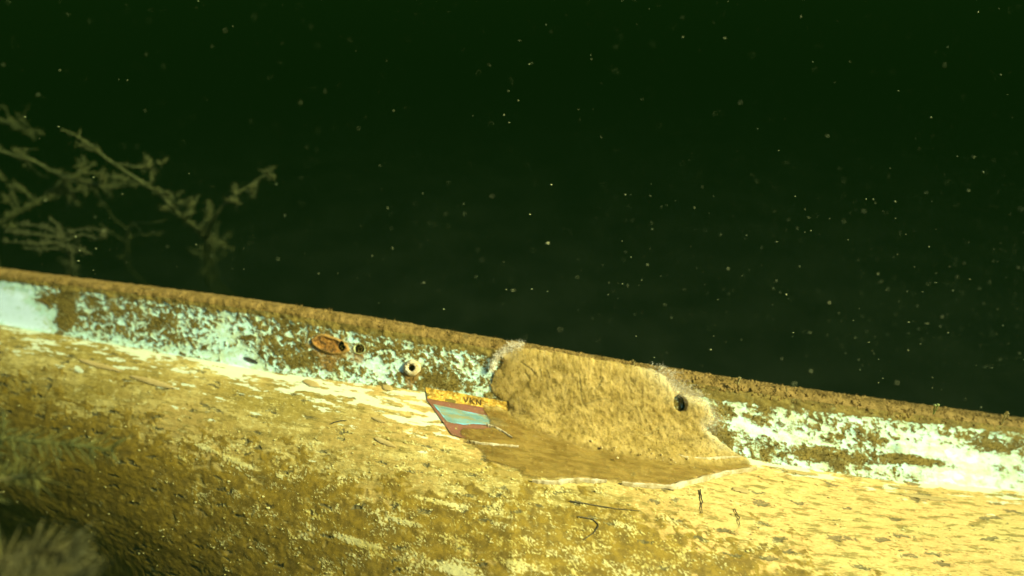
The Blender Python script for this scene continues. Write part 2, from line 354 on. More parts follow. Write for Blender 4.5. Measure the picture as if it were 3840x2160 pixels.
# fuzzy brown turf along the gunwale's top
def turf():
    n=26000; u=rng.uniform(-.95,.85,n); v=rng.uniform(-.026,.010,n); k=fbm(u*90,v*90,3,101)+.25*fbm(u*15,v*15,2,102); ok=k>-.25; u,v,k=u[ok],v[ok],k[ok]
    right=sm(u,-.35,.25); P=won(u,v,.0012+.0016*right*rng.random(len(u))); Nw=world_of(nsurf(u,v))-np.array([0,0,CAMZ])
    r=(.0006+.0014*rng.random(len(u))**2)*(.8+.5*right)
    a=lumps(P,r,.5)
    n2=30000; u2=rng.uniform(-.95,.85,n2); v2=rng.uniform(-.018,.007,n2); P2=won(u2,v2,.0015); N2=world_of(nsurf(u2,v2))-np.array([0,0,CAMZ])
    tall=.7+1.6*np.clip(fbm(u2*35,v2*10,3,103),0,1)
    b=blades(P2,N2+np.array([0,0,.45]),(.0012+.0046*rng.random(n2)**3)*tall,.0006+.0007*rng.random(n2),.5)
    V,F=join([a,b]); mesh('algae_turf',V,F,rough_mat('turf_brown',(.155,.092,.015),(.31,.185,.042),60,.3,.001,(.12,.10,.02)),boat,kind='stuff')
turf()
# short algae fuzz on the brown patches of the band
def band_fuzz():
    n=60000; u=rng.uniform(-.8,.7,n); v=rng.uniform(.010,.085,n); p,f,g,t,d=fields(u,v); ok=(p<-.12)&(d<0); u,v=u[ok],v[ok]
    V,F=blades(won(u,v,.0006),world_of(nsurf(u,v))-np.array([0,0,CAMZ]),.0012+.0016*rng.random(len(u)),.0006+.0006*rng.random(len(u)),.6)
    mesh('algae_fuzz',V,F,rough_mat('fuzz_brown',(.11,.077,.010),(.22,.15,.026),120,.0),boat,kind='stuff')
band_fuzz()
# loose flakes of cream paint and silt crumbs on the hull
def flakes():
    n=70000; u=rng.uniform(-.75,.66,n); v=rng.uniform(.085,.37,n); p,f,g,t,d=fields(u,v); ok=(g>.02)|((rng.random(n)<.02)&(p<0)); u,v=u[ok][:1100],v[ok][:1100]; n=len(u)
    U5=np.arange(5)*2*np.pi/5; r=.0004+.0008*rng.random(n)**3
    ang=U5[None]+rng.uniform(0,6,n)[:,None]; rr=r[:,None]*(.6+.7*rng.random((n,5)))
    uu=u[:,None]+np.cos(ang)*rr*1.5; vv=v[:,None]+np.sin(ang)*rr
    off=.0009+.0009*rng.random((n,5)); V=won(uu,vv,off).reshape(-1,3)
    base=won(uu,vv,off-.0007).reshape(-1,3); b=np.arange(n)[:,None]*5; k=np.arange(5); F5=b+k[None]
    side=np.stack([b+k,b+(k+1)%5,b+(k+1)%5+5*n,b+k+5*n],-1).reshape(-1,4)
    o=mesh('paint_flakes',np.concatenate([V,base]),[F5,side],rough_mat('cream_flake',(.50,.40,.10),(.66,.55,.20),90,.2,.001,(.36,.27,.06)),boat,smooth=False,kind='stuff')
flakes()

# holes and fittings on the band
dark=rough_mat('dark_cavity',(.004,.005,.004),(.010,.010,.007),80,.2,.001)  # near-black lining, so the shade inside the holes is in the colour
def frame_at(u,v):
    p=on(np.array([u]),np.array([v]),np.array([0.]))[0]; n=nsurf(np.array([u]),np.array([v]))[0]
    x=surf(np.array([u+.002]),np.array([v]))[0]-surf(np.array([u-.002]),np.array([v]))[0]; x/=np.linalg.norm(x); y=np.cross(n,x); y/=np.linalg.norm(y)
    return p,x,y,n
def lathe(u,v,prof,ru=1.,rv=1.,seg=28,wob=0.,seed=1,bottom=False):
    p,x,y,n=frame_at(u,v); a=np.arange(seg)*2*np.pi/seg; R=[];
    for i,(r,z) in enumerate(prof):
        k=1+wob*fbm(np.cos(a)*1.6+i*.35,np.sin(a)*1.6,2,seed); zz=z+abs(z)*wob*1.6*fbm(np.cos(a)*2.1+4,np.sin(a)*2.1+i*.3,2,seed+9)
        R.append(p+(np.cos(a)*r*ru*k)[:,None]*x+(np.sin(a)*r*rv*k)[:,None]*y+zz[:,None]*n)
    V=np.concatenate(R); i=np.arange(len(prof)*seg).reshape(len(prof),seg); j=np.roll(i,-1,1)
    F=[np.stack([i[:-1],j[:-1],j[1:],i[1:]],-1).reshape(-1,4)]
    if bottom: F.append(i[-1:].copy())
    return world_of(V),F
cup=[(1.06,.0012),(1.0,-.002),(.95,-.018),(.6,-.024)]
V,F=lathe(-.187,.0325,[(r*.0064,z) for r,z in cup],1,.88,28,.06,3,True); h1=mesh('bolt_hole',V,F,dark,boat); h1['label']='dark round bolt hole through the white band'
V,F=lathe(-.187,.0325,[(.0072,.0006),(.0080,.0014),(.0072,.0018),(.0064,.0010),(.0060,-.001)],1,.88,32,.10,4); mesh('hole_lip',V,F,rough_mat('lip_paint',(.50,.55,.25),(.28,.22,.05),150,.3,.001),h1)
# rusted oval fitting
def uv_patch(poly,hfun,step=.0007,cut=None):
    P=np.asarray(poly); u=np.arange(P[:,0].min()-.003,P[:,0].max()+.003,step); v=np.arange(P[:,1].min()-.003,P[:,1].max()+.003,step)
    Ug,Vg=np.meshgrid(u,v,indexing='ij'); d=sdist(poly,Ug,Vg); H=hfun(Ug,Vg,d)
    V=won(Ug,Vg,H).reshape(-1,3); F=grid_faces(len(u),len(v)); fu=Ug.ravel()[F].mean(1); fv=Vg.ravel()[F].mean(1); k=d.ravel()[F].min(1)>0
    if cut: 
        a,b,ra,rb=cut; k&=((fu-a)/ra)**2+((fv-b)/rb)**2>1
    V,F,uv_,dd_=compact(V,F[k],np.stack([Ug,Vg],-1).reshape(-1,2),d.ravel()); return V,F,uv_,dd_
def oval(cu,cv,ru,rv,tilt=0,n=26,wob=.08,seed=0):
    a=np.arange(n)*2*np.pi/n; k=1+wob*fbm(np.cos(a)*1.7,np.sin(a)*1.7,2,seed); x=np.cos(a)*ru*k; y=np.sin(a)*rv*k
    return np.stack([cu+x*math.cos(tilt)-y*math.sin(tilt),cv+x*math.sin(tilt)+y*math.cos(tilt)],1)
rust=NT('rust'); rv_=rust.uv(); rn=rust.noise(rv_,130,5,.65); rc=rust.mix(rust.step(rn,.38,.60),(.08,.040,.009),(.36,.15,.022)); rc=rust.mix(rust.step(rust.noise(rv_,260,4),.58,.70),rc,(.52,.27,.05)); rc=rust.mix(rust.step(rust.attr('edge'),.0045,.0015),rc,rust.mix(rn,(.28,.15,.03),(.42,.23,.05)))
rust.color(rc); rust.bump(rn,.7,.002); rust=rust.m
poly=oval(-.2235,.0335,.0238,.0118,.06,30,.16,5)
V,F,uv_,d_=uv_patch(poly,lambda u,v,d:.0020+.0016*np.exp(-((d-.0028)/.0018)**2)+.0006*fbm(u*260,v*260,3,6)-.0012*sm(.0015-d,0,.0015),cut=(-.2085,.0330,.0044,.0062))
fit=mesh('oval_fitting',V,F,rust,boat,uv=uv_,attrs=dict(edge=d_)); fit['label']='rusty orange oval fitting with a dark hole at one end'
V,F=lathe(-.2085,.0330,[(r*.0044,z) for r,z in cup],1,1.4,26,.06,7,True); mesh('bolt_hole',V,F,dark,fit)
# chipped pale ring
ringm=rough_mat('chipped_ring',(.50,.36,.15),(.72,.60,.33),90,.6,.0015,(.30,.15,.03),6)
V,F=lathe(-.121,.0442,[(.0105,0),(.0098,.0032),(.0080,.0052),(.0058,.0062),(.0046,.0056),(.0042,.003),(.0040,-.003)],1.02,.92,36,.13,15)
rg=mesh('fastener_ring',V,F,ringm,boat); rg['label']='chipped pale ring round a dark hole'
V,F=lathe(-.121,.0442,[(.0043,.001),(.004,-.006),(.003,-.010)],1,1,24,.05,8,True); mesh('ring_hole',V,F,dark,rg)
# dark gash at the fold, right of the white end
V,F,uv_,d_=uv_patch(oval(-.323,.0690,.0105,.0030,.22,24,.12,9),lambda u,v,d:.0012+0*u); mesh('gash',V,F,rough_mat('gash_dark',(.035,.035,.022),(.07,.06,.03),90,.3,.001),boat)
# smooth silt slabs
siltm=rough_mat('smooth_silt',(.40,.27,.075),(.46,.32,.10),40,.25,.001)
for k,(a,b,ra,rb,t) in enumerate([(-.429,.1285,.030,.0045,.10),(-.242,.0885,.012,.006,.3),(-.150,.0745,.0075,.0055,.2),(-.151,.1285,.009,.0030,.2),(-.141,.155,.014,.0036,.25),(-.50,.118,.03,.004,.1),(.324,.0950,.022,.0035,0),(.436,.0985,.020,.0032,.05),(.45,.113,.026,.0045,.05),(.246,.1395,.010,.004,.1),(.555,.160,.028,.008,0)]):
    V,F,uv_,d_=uv_patch(oval(a,b,ra,rb,t,24,.18,20+k),lambda u,v,d:.0004+.0016*np.sqrt(np.clip(d/.003,0,1)),.0010); mesh('silt_patch',V,F,siltm,boat)

# ---- the decal at the fold, half hidden by the growth
redm=rough_mat('decal_red',(.25,.092,.044),(.20,.085,.035),90,.2,.0005,(.28,.19,.055),6)
yel=NT('decal_yellow'); yv=yel.uv(); yn=yel.noise(yv,110,5,.65); yc=yel.mix(yel.step(yn,.40,.62),(.30,.15,.012),(.78,.42,.045)); yc=yel.mix(yel.step(yel.noise(yv,320,4),.50,.66),yc,(.80,.56,.12)); yc=yel.mix(yel.step(yel.attr('worn'),-.12,.08),yc,(.17,.12,.018)); yc=yel.mix(yel.math('MULTIPLY',yel.step(yel.noise(yv,70,6,.7),.54,.62),.8),yc,(.20,.13,.02)); yel.color(yc); yel.bump(yn,.3,.001); yel=yel.m
gry=NT('decal_grey'); gv=gry.uv(30,90); gn=gry.noise(gv,1,4); gc=gry.mix(gry.step(gn,.35,.65),(.12,.21,.16),(.20,.32,.24)); gc=gry.mix(gry.step(gry.attr('edge'),.0026,.0008),gc,gry.mix(gry.step(gn,.46,.52),(.20,.29,.19),(.19,.46,.50))); gc=gry.mix(gry.math('MULTIPLY',gry.step(gry.noise(gry.uv(45,110),1,6,.72),.46,.62),.8),gc,(.30,.24,.07)); gry.color(gc); gry=gry.m
DR=[(-.1035,.0700),(-.1010,.0850),(-.068,.1315),(-.055,.1335),(-.039,.134),(-.018,.131),(.012,.1155),(.016,.070)]
V,F,uv_,d_=uv_patch(DR,lambda u,v,d:.0012+0*u,.0006); decal=mesh('decal',V,F,redm,boat,uv=uv_); decal['label']='red edged decal with yellow lettered strip and blue grey panel'
DY=[(-.1045,.0640),(-.036,.0632),(.013,.0640),(.010,.0755),(-.04,.0775),(-.055,.0785),(-.064,.0800),(-.080,.0815),(-.1005,.0828)]
V,F,uv_,d_=uv_patch(DY,lambda u,v,d:.0017+.0003*fbm(u*200,v*200,2,5),.0005)
worn=blob(uv_[:,0],uv_[:,1],-.073,.0775,.009,.004)+.8*blob(uv_[:,0],uv_[:,1],-.101,.075,.004,.005)+.6*blob(uv_[:,0],uv_[:,1],-.085,.071,.005,.003)+.25*fbm(uv_[:,0]*150,uv_[:,1]*150,3,8)-.55
mesh('yellow_strip',V,F,yel,decal,uv=uv_,attrs=dict(worn=worn))
DG=[(-.0935,.0905),(-.074,.0900),(-.038,.0900),(-.012,.0915),(-.002,.102),(-.02,.106),(-.044,.110),(-.054,.114),(-.074,.115)]
V,F,uv_,d_=uv_patch(DG,lambda u,v,d:.0016+.0001*fbm(u*200,v*200,2,5),.0005); mesh('grey_panel',V,F,gry,decal,uv=uv_,attrs=dict(edge=d_))
inkm=rough_mat('ink',(.07,.04,.008),(.14,.08,.015),200,0)
def strokes(u0,v0,w,hh,segs):
    parts=[]
    for (x0,y0,x1,y1) in segs:
        n=6; t=np.linspace(0,1,n); du=(x1-x0)*w; dv=(y1-y0)*hh; L=math.hypot(du,dv); ou=-dv/L*.00052; ov=du/L*.00052
        uu=u0+(x0+(x1-x0)*t)*w; vv_=v0+(y0+(y1-y0)*t)*hh
        Ug=np.stack([uu-ou,uu+ou],1); Vg=np.stack([vv_-ov,vv_+ov],1); parts.append((won(Ug,Vg,.0024).reshape(-1,3),grid_faces(n,2)))
    return join(parts)
for (u0,sg) in ((-.0575,[(0,0,.45,1),(.45,1,.9,0)]),(-.0500,[(.1,0,.1,1),(.85,0,.15,.55),(.3,.45,.9,1)]),(-.0425,[(.1,1,.1,0),(.1,0,.85,1),(.85,1,.85,0)])):
    V,F=strokes(u0,.0668,.0062,.0082,sg); mesh('letter',V,F,inkm,decal,smooth=False)
# ------------------------------------------------------------------ the sponge-like growth over band and hull
LUMP=[(-.019,.0085),(.006,-.003),(.049,-.004),(.099,-.005),(.141,-.006),(.173,-.001),(.188,.004),(.204,.016),(.220,.018),(.232,.0305),(.235,.0425),(.227,.0535),(.232,.0625),(.249,.0715),(.274,.083),(.250,.1000),(.200,.1180),(.115,.1200),(.055,.1130),(.015,.1000),(-.010,.0800),(-.006,.0635),(-.016,.062),(-.026,.056),(-.028,.047),(-.022,.0335),(-.014,.0175)]
SKIRT=[(-.038,.072),(-.019,.068),(.025,.0745),(.118,.083),(.21,.078),(.248,.0745),(.274,.083),(.273,.102),(.238,.116),(.203,.1345),(.17,.1515),(.133,.157),(.1,.1595),(.073,.163),(.043,.172),(.021,.175),(.007,.1675),(-.016,.164),(-.028,.161),(-.036,.148),(-.047,.141),(-.0585,.1330),(-.063,.1255),(-.058,.1175),(-.045,.1150),(-.027,.1085),(-.036,.087)]
def crease_field(u,v):
    c=np.zeros(np.shape(u))
    for pl in ([(.079,.017),(.080,.031),(.081,.046),(.083,.052)],[(.083,.052),(.101,.0425),(.110,.040)],[(.106,.017),(.100,.028),(.095,.0345)],[(.013,.016),(.024,.022),(.029,.028)],[(.016,.026),(.021,.0335)],[(.033,.019),(.035,.028)],[(.150,.082),(.155,.080),(.166,.0675),(.176,.0625)],[(.042,.021),(.044,.027)]):
        for a,b in zip(pl[:-1],pl[1:]):
            a=np.array(a);b=np.array(b);e=b-a;t=np.clip(((u-a[0])*e[0]+(v-a[1])*e[1])/(e@e),0,1)
            c=np.maximum(c,np.exp(-((np.hypot(u-a[0]-t*e[0],v-a[1]-t*e[1]))/.0011)**2))
    return c
OSC=(.194,.0312,.0066,.0090)
def growth():
    ug=np.arange(-.066,.288,.0009); vg=np.arange(-.020,.186,.0009); Ug,Vg=np.meshgrid(ug,vg,indexing='ij')
    ju=Ug+.0036*fbm(Ug*45,Vg*45,4,201)+.0010*fbm(Ug*260,Vg*260,2,203); jv=Vg+.0036*fbm(Ug*45,Vg*45,4,202)+.0010*fbm(Ug*260,Vg*260,2,204)
    dl=sdist(LUMP,ju,jv); ds=sdist(SKIRT,ju,jv)
    prof=lambda d,w:np.sqrt(np.clip(1-(1-np.clip(d/w,0,1))**2,0,1))
    T=.0080+.0035*fbm(Ug*20,Vg*26,3,205)+.003*blob(Ug,Vg,.10,.035,.10,.03); T=T*(.55+.45*sm(Ug,-.03,.05))
    wrk=1-np.abs(fbm(Ug*85+2.*fbm(Ug*20,Vg*20,2,206),Vg*42,3,207)); wr2=fbm(Ug*190,Vg*120,3,208)
    amp=sm(Ug,-.01,.06)*.75+.25
    wd=.013+.030*sm(Vg,HB(Ug)-.012,HB(Ug)+.012); hl=np.where(dl>0,T*prof(dl,wd)+amp*(.0006*(wrk-.75)+.0006*wr2+.0004*fbm(Ug*330,Vg*230,2,211))*sm(dl,0,.010),-.004)
    hs=np.where(ds>0,(.0024+.0010*fbm(Ug*26,Vg*60,3,209)+.0012*np.clip(fbm(Ug*110,Vg*150,2,210),0,1))*prof(ds,.009),-.004)
    H=np.maximum(hl,hs); H=H-.0007*crease_field(Ug,Vg)*(dl>.003)
    e=((Ug-OSC[0])/OSC[2])**2+((Vg-OSC[1])/OSC[3])**2
    H=H-.0045*np.exp(-np.clip(e-1,0,9)/.35)*(e>=.5)
    # the growth fills the fold: rest it on a smoothed copy of the surface there
    vx=np.arange(-.060,.230,.0009); Ue,Ve=np.meshgrid(ug,vx,indexing='ij'); B0=surf(Ue,Ve); B1=B0.copy()
    for _ in range(700): B1[:,1:-1]=(B1[:,:-2]+B1[:,1:-1]*2+B1[:,2:])/4
    i0=int(round((vg[0]-vx[0])/.0009)); B0=surf(Ug,Vg); B1=B1[:,i0:i0+len(vg)]
    wf=(sm(dl,0,.03)*np.exp(-np.clip(np.abs(Vg-HB(Ug)-.004)-.012,0,1)**2/.018**2))[...,None]
    Pb=B0*(1-wf)+B1*wf
    gu_=np.gradient(Pb,axis=0); gv_=np.gradient(Pb,axis=1); Wn=np.cross(gu_,gv_); Wn/=np.linalg.norm(Wn,axis=-1,keepdims=True); Wn*=np.sign((Wn*nsurf(Ug,Vg)).sum(-1,keepdims=True))
    for _ in range(40): Wn[:,1:-1]=(Wn[:,:-2]+Wn[:,1:-1]*2+Wn[:,2:])/4
    Wn/=np.linalg.norm(Wn,axis=-1,keepdims=True)
    P=Pb+Wn*(macro(Ug,Vg)+H)[...,None]
    F=grid_faces(len(ug),len(vg)); mx=np.maximum(dl,ds).ravel()[F].max(1)>-.0005; hole=e.ravel()[F].mean(1)<1
    pale=sm(dl,.016,.001)*sm(Ug,.13,.20)*sm(Vg,.085,.06)+.5*blob(Ug,Vg,-.012,.006,.016,.008)+.55*blob(Ug,Vg,.205,.012,.035,.018)+.35*blob(Ug,Vg,.245,.078,.03,.008)
    low=sm(dl,.010,-.004)*sm(Vg,HB(Ug),HB(Ug)+.01)
    V,F_,uv_,a1,a2,a3,a4=compact(world_of(P).reshape(-1,3),F[mx&~hole],np.stack([Ug,Vg],-1).reshape(-1,2),pale.ravel(),low.ravel(),crease_field(Ug,Vg).ravel(),np.clip(np.maximum(ds/.0085,dl/.005),0,1.5).ravel())
    m=NT('growth_tissue'); uvn=m.uv(); n1=m.noise(uvn,55,4); n2=m.noise(m.uv(170,110),1,4,.6); n3=m.noise(uvn,600,3)
    n1=m.noise(uvn,38,6,.7); c=m.mix(m.step(n1,.38,.62),(.32,.20,.036),(.45,.295,.072)); c=m.mix(m.math('MULTIPLY',m.step(n2,.50,.62),.75),c,(.17,.105,.012)); c=m.mix(m.math('MULTIPLY',m.step(n2,.46,.32),.55),c,(.50,.34,.10))
    sk=m.mix(m.step(m.noise(m.uv(30,120),1,4),.36,.64),(.20,.115,.012),(.32,.195,.030)); c=m.mix(m.attr('low'),c,sk)
    c=m.mix(m.step(m.noise(uvn,330,2,.5),.69,.75),c,(.62,.47,.16)); c=m.mix(m.math('MULTIPLY',m.attr('pale'),.75),c,(.66,.55,.27)); c=m.mix(m.math('MULTIPLY',m.attr('crease'),.55),c,(.17,.12,.03))
    m.color(c); m.bump(n3,.4,.0010); m.b.inputs['Subsurface Weight'].default_value=.4; m.b.inputs['Subsurface Radius'].default_value=(.004,.003,.0012); m.b.inputs['Subsurface Scale'].default_value=1.
    thin=m.math('ADD',m.attr('thin'),m.math('MULTIPLY',m.math('SUBTRACT',m.noise(m.uv(60,120),1,6,.7),.5),2.0)); m.put(m.b.inputs['Alpha'],m.math('MULTIPLY',m.step(thin,.10,.75),m.math('SUBTRACT',1.,m.math('MULTIPLY',m.attr('low'),.28))))
    base=world_of(surf(np.array([.12]),np.array([.16])))[0]
    g=thing('sponge_growth',base,'large tan slimy growth draped over the white band with dark pore and pale ragged edges','sponge')
    mesh('growth_body',V,F_,m.m,g,uv=uv_,attrs=dict(pale=a1,low=a2,crease=a3,thin=a4))
    i=np.argmin((Ug-OSC[0])**2+(Vg-OSC[1])**2); hh=float((T*prof(dl,.013)).ravel()[i])
    # pore lining
    p,x,y,n=frame_at(OSC[0],OSC[1]); a=np.arange(32)*2*np.pi/32; R=[]
    for k,z in ((1.10,hh-.0042),(1.0,hh-.0055),(.9,hh-.009),(.75,.0004)):
        R.append(p+(np.cos(a)*OSC[2]*k)[:,None]*x+(np.sin(a)*OSC[3]*k)[:,None]*y+z*n)
    Vp=world_of(np.concatenate(R)); i=np.arange(128).reshape(4,32); j=np.roll(i,-1,1)
    pm=rough_mat('pore_dark',(.003,.003,.002),(.008,.007,.003),150,.2,.001)  # blackened walls paint the pore's inner shade
    o=mesh('pore',Vp,[np.stack([i[:-1],j[:-1],j[1:],i[1:]],-1).reshape(-1,4),i[-1:].copy()],pm,g); o['label']='dark open pore'
    # pale rim films along the lower edge
    rimm=rough_mat('pale_film',(.36,.26,.09),(.60,.48,.26),90,.4,.001,(.30,.21,.06))
    for k,(pl,w) in enumerate((([(.021,.175),(.043,.172),(.060,.166),(.073,.163),(.100,.1595)],.0022),([(.116,.1585),(.133,.157),(.17,.1515),(.203,.1345),(.238,.116),(.273,.102)],.0030),([(.181,.102),(.191,.107),(.216,.1025),(.259,.0865)],.0018),([(-.050,.138),(-.035,.1385),(-.015,.1365),(.007,.1335)],.0016),([(-.030,.109),(-.022,.110),(-.012,.114),(.0,.122)],.0014))):
        q=np.array([(a_,b_,0) for a_,b_ in pl]); Q=smooth_path(q,70); t=np.linspace(0,1,70); ww=w*(.35+.65*np.sin(np.pi*t))*(1+.9*fbm(t*9,t*0+k,3,220+k)).clip(.15)
        uu=np.stack([Q[:,0]+s_*0 for s_ in (-1,-.5,0,.5,1)],1); vv_=np.stack([Q[:,1]+s_*ww+.0008*fbm(t*22,t*0+s_,2,230) for s_ in (-1,-.5,0,.5,1)],1)
        off=np.stack([np.full(70,z)*1. for z in (.0030,.0046,.0048,.0034,.0003)],1)
        if k==2: off+=.002
        mesh('pale_rim',won(uu,vv_,off).reshape(-1,3),grid_faces(70,5),rimm,g)
    nc=46; cu_=rng.uniform(.085,.20,nc); cv_=.104+.012*rng.random(nc)-.06*(cu_-.14)**2+rng.normal(0,.006,nc)
    V,F=lumps(won(cu_,cv_,.0055+.002*rng.random(nc)),.0006+.0016*rng.random(nc)**3,.45); mesh('silt_crumbs',V,F,rough_mat('crumb',(.42,.28,.07),(.62,.46,.17),120,.3,.001),g,kind='stuff')
    # whitish fuzz on the ragged right side and the upper left corner
    rag=[(.176,.001),(.190,.005),(.204,.014),(.218,.019),(.231,.0305),(.235,.0425),(.227,.0535)]
    q=smooth_path([(a_,b_,0) for a_,b_ in rag],200); n=5000; k=rng.integers(0,200,n); u=q[k,0]+rng.normal(0,.006,n)-.006; v=q[k,1]+rng.normal(0,.005,n)+.002
    q2=smooth_path([(-.024,.030,0),(-.018,.012,0),(-.006,.002,0),(.012,-.002,0)],60); n2=1300; k2=rng.integers(0,60,n2); u=np.concatenate([u,q2[k2,0]+rng.normal(0,.002,n2)+.001]); v=np.concatenate([v,q2[k2,1]+rng.normal(0,.002,n2)])
    nn=len(u); Pn=won(u,v,.004+.005*rng.random(nn)); outw=np.where(np.arange(nn)<n,1.,-1.)
    D=world_of(nsurf(u,v))-np.array([0,0,CAMZ])+.9*outw[:,None]*RIGHT+np.array([0,0,.35])
    fm=NT('white_fuzz'); fm.color((.82,.70,.44)); fm.b.inputs['Alpha'].default_value=.32; fm=fm.m
    V2,F2=blades(Pn,D,.0018+.0060*rng.random(nn)**3,.0004+.0006*rng.random(nn),.8,1.2); mesh('fuzz',V2,F2,fm,g,kind='stuff')
    # short nap over the whole lump so its outline is soft
    n=7000; u=rng.uniform(-.03,.28,n); v=rng.uniform(-.008,.104,n); d=sdist(LUMP,u,v); ok=(d>.0015); u,v=u[ok],v[ok]
    iu=np.clip(((u-ug[0])/.0009).astype(int),0,len(ug)-1); iv=np.clip(((v-vg[0])/.0009).astype(int),0,len(vg)-1)
    ok=e[iu,iv]>1.3; u,v,iu,iv=u[ok],v[ok],iu[ok],iv[ok]
    V3,F3=blades(world_of(P[iu,iv]),world_of(Wn[iu,iv])-np.array([0,0,CAMZ])+np.array([0,0,.3]),.0005+.0007*rng.random(len(u)),.0005+.0005*rng.random(len(u)),.7)
    mesh('nap',V3,F3,rough_mat('nap_tan',(.26,.17,.03),(.42,.28,.07),110,0),g,kind='stuff')
growth()

# ------------------------------------------------------------------ litter on the hull
twigm=rough_mat('dark_twig',(.05,.04,.02),(.11,.085,.035),150,.4,.001)
def fibre(name,uvp,r,label,cat,off=.0016,mat=twigm,lift=None):
    q=smooth_path([(a,b,0) for a,b in uvp],26); o=np.full(26,off)+.0007*fbm(np.linspace(0,5,26),np.zeros(26),2,len(label)*7) if lift is None else np.interp(np.linspace(0,1,26),[0,1],lift)
    uu=q[:,0]+.0012*fbm(np.linspace(0,6,26),np.full(26,r*999),2,5); P=won(uu,q[:,1],o); V,F=tube(P,r*(.6+.6*np.linspace(1,0,26)),6)
    b=P[0]; return tag(mesh(name,V,F,mat,loc=tuple(b)),label,cat)
fibre('twig',[(.200,.1485),(.199,.1580),(.198,.1665),(.194,.1805)],.0007,'short dark upright twig on the bright hull below the growth','twig')
fibre('root_fibre',[(.059,.1905),(.077,.191),(.104,.1915),(.131,.189)],.0005,'long thin dark fibre lying lengthwise on the hull below the pale rim','fibre')
fibre('root_fibre',[(.066,.207),(.081,.207),(.087,.2115),(.082,.221),(.070,.230)],.0006,'hooked dark fibre curled on the hull under the long straight one','fibre')
fibre('root_fibre',[(.231,.168),(.232,.180),(.230,.190)],.0005,'short crooked dark fibre on the hull right of the upright twig','fibre')
fibre('root_fibre',[(-.205,.143),(-.196,.138),(-.188,.136)],.0006,'tiny curved dark fibre on the hull left of the decal','fibre')

# ------------------------------------------------------------------ sprigs standing on the top edge
def sprig(px,py,hgt,n,label,ball=0.,col=((.36,.26,.07),(.52,.42,.16))):
    d=float(np.interp(px,[0,1920,3840],[.872,.81,.752])); p=world_of(at(px,py,d)); up=np.array([0,0,1.]); t=thing('algae_sprig',p,label,'algae','sprigs on the gunwale edge')
    m=rough_mat('sprig_tan',col[0],col[1],200,0)
    for k in range(n):
        a=rng.normal(0,.35,3); tip=p+up*hgt*(1-.25*k/n)+a*hgt*.5*np.array([1,.6,.3]); Q=smooth_path([p-up*.005,p+(tip-p)*.5+rng.normal(0,.0008,3),tip],10)
        st=mesh('stem',*tube(Q,np.linspace(.0009,.0005,10),5),m,t)
        V,F=blades(Q[rng.integers(2,10,16)],np.tile(up,(16,1)),.0022,.0007,1.0); mesh('fuzz',V,F,m,st,kind='stuff')
        if ball: V,F=lumps(np.array([tip]),ball,.25); mesh('bud',V,F,m,t)
sprig(2372,1378,.011,3,'tallest pair of tan sprigs sticking up from the growth top edge')
sprig(2470,1398,.007,1,'lone pale bud on the edge just right of the growth top',.0016,((.55,.50,.22),(.68,.62,.32)))
sprig(2768,1432,.006,4,'small translucent loop-like sprig on the brown edge right of the pore')
sprig(3505,1540,.009,2,'green budded sprig standing on the far right brown edge',.0024,((.22,.26,.06),(.34,.36,.10)))
sprig(3762,1578,.014,4,'rightmost feathery sprig on the brown gunwale edge')
sprig(1505,1226,.005,3,'low tan sprig on the edge above the pale ring')

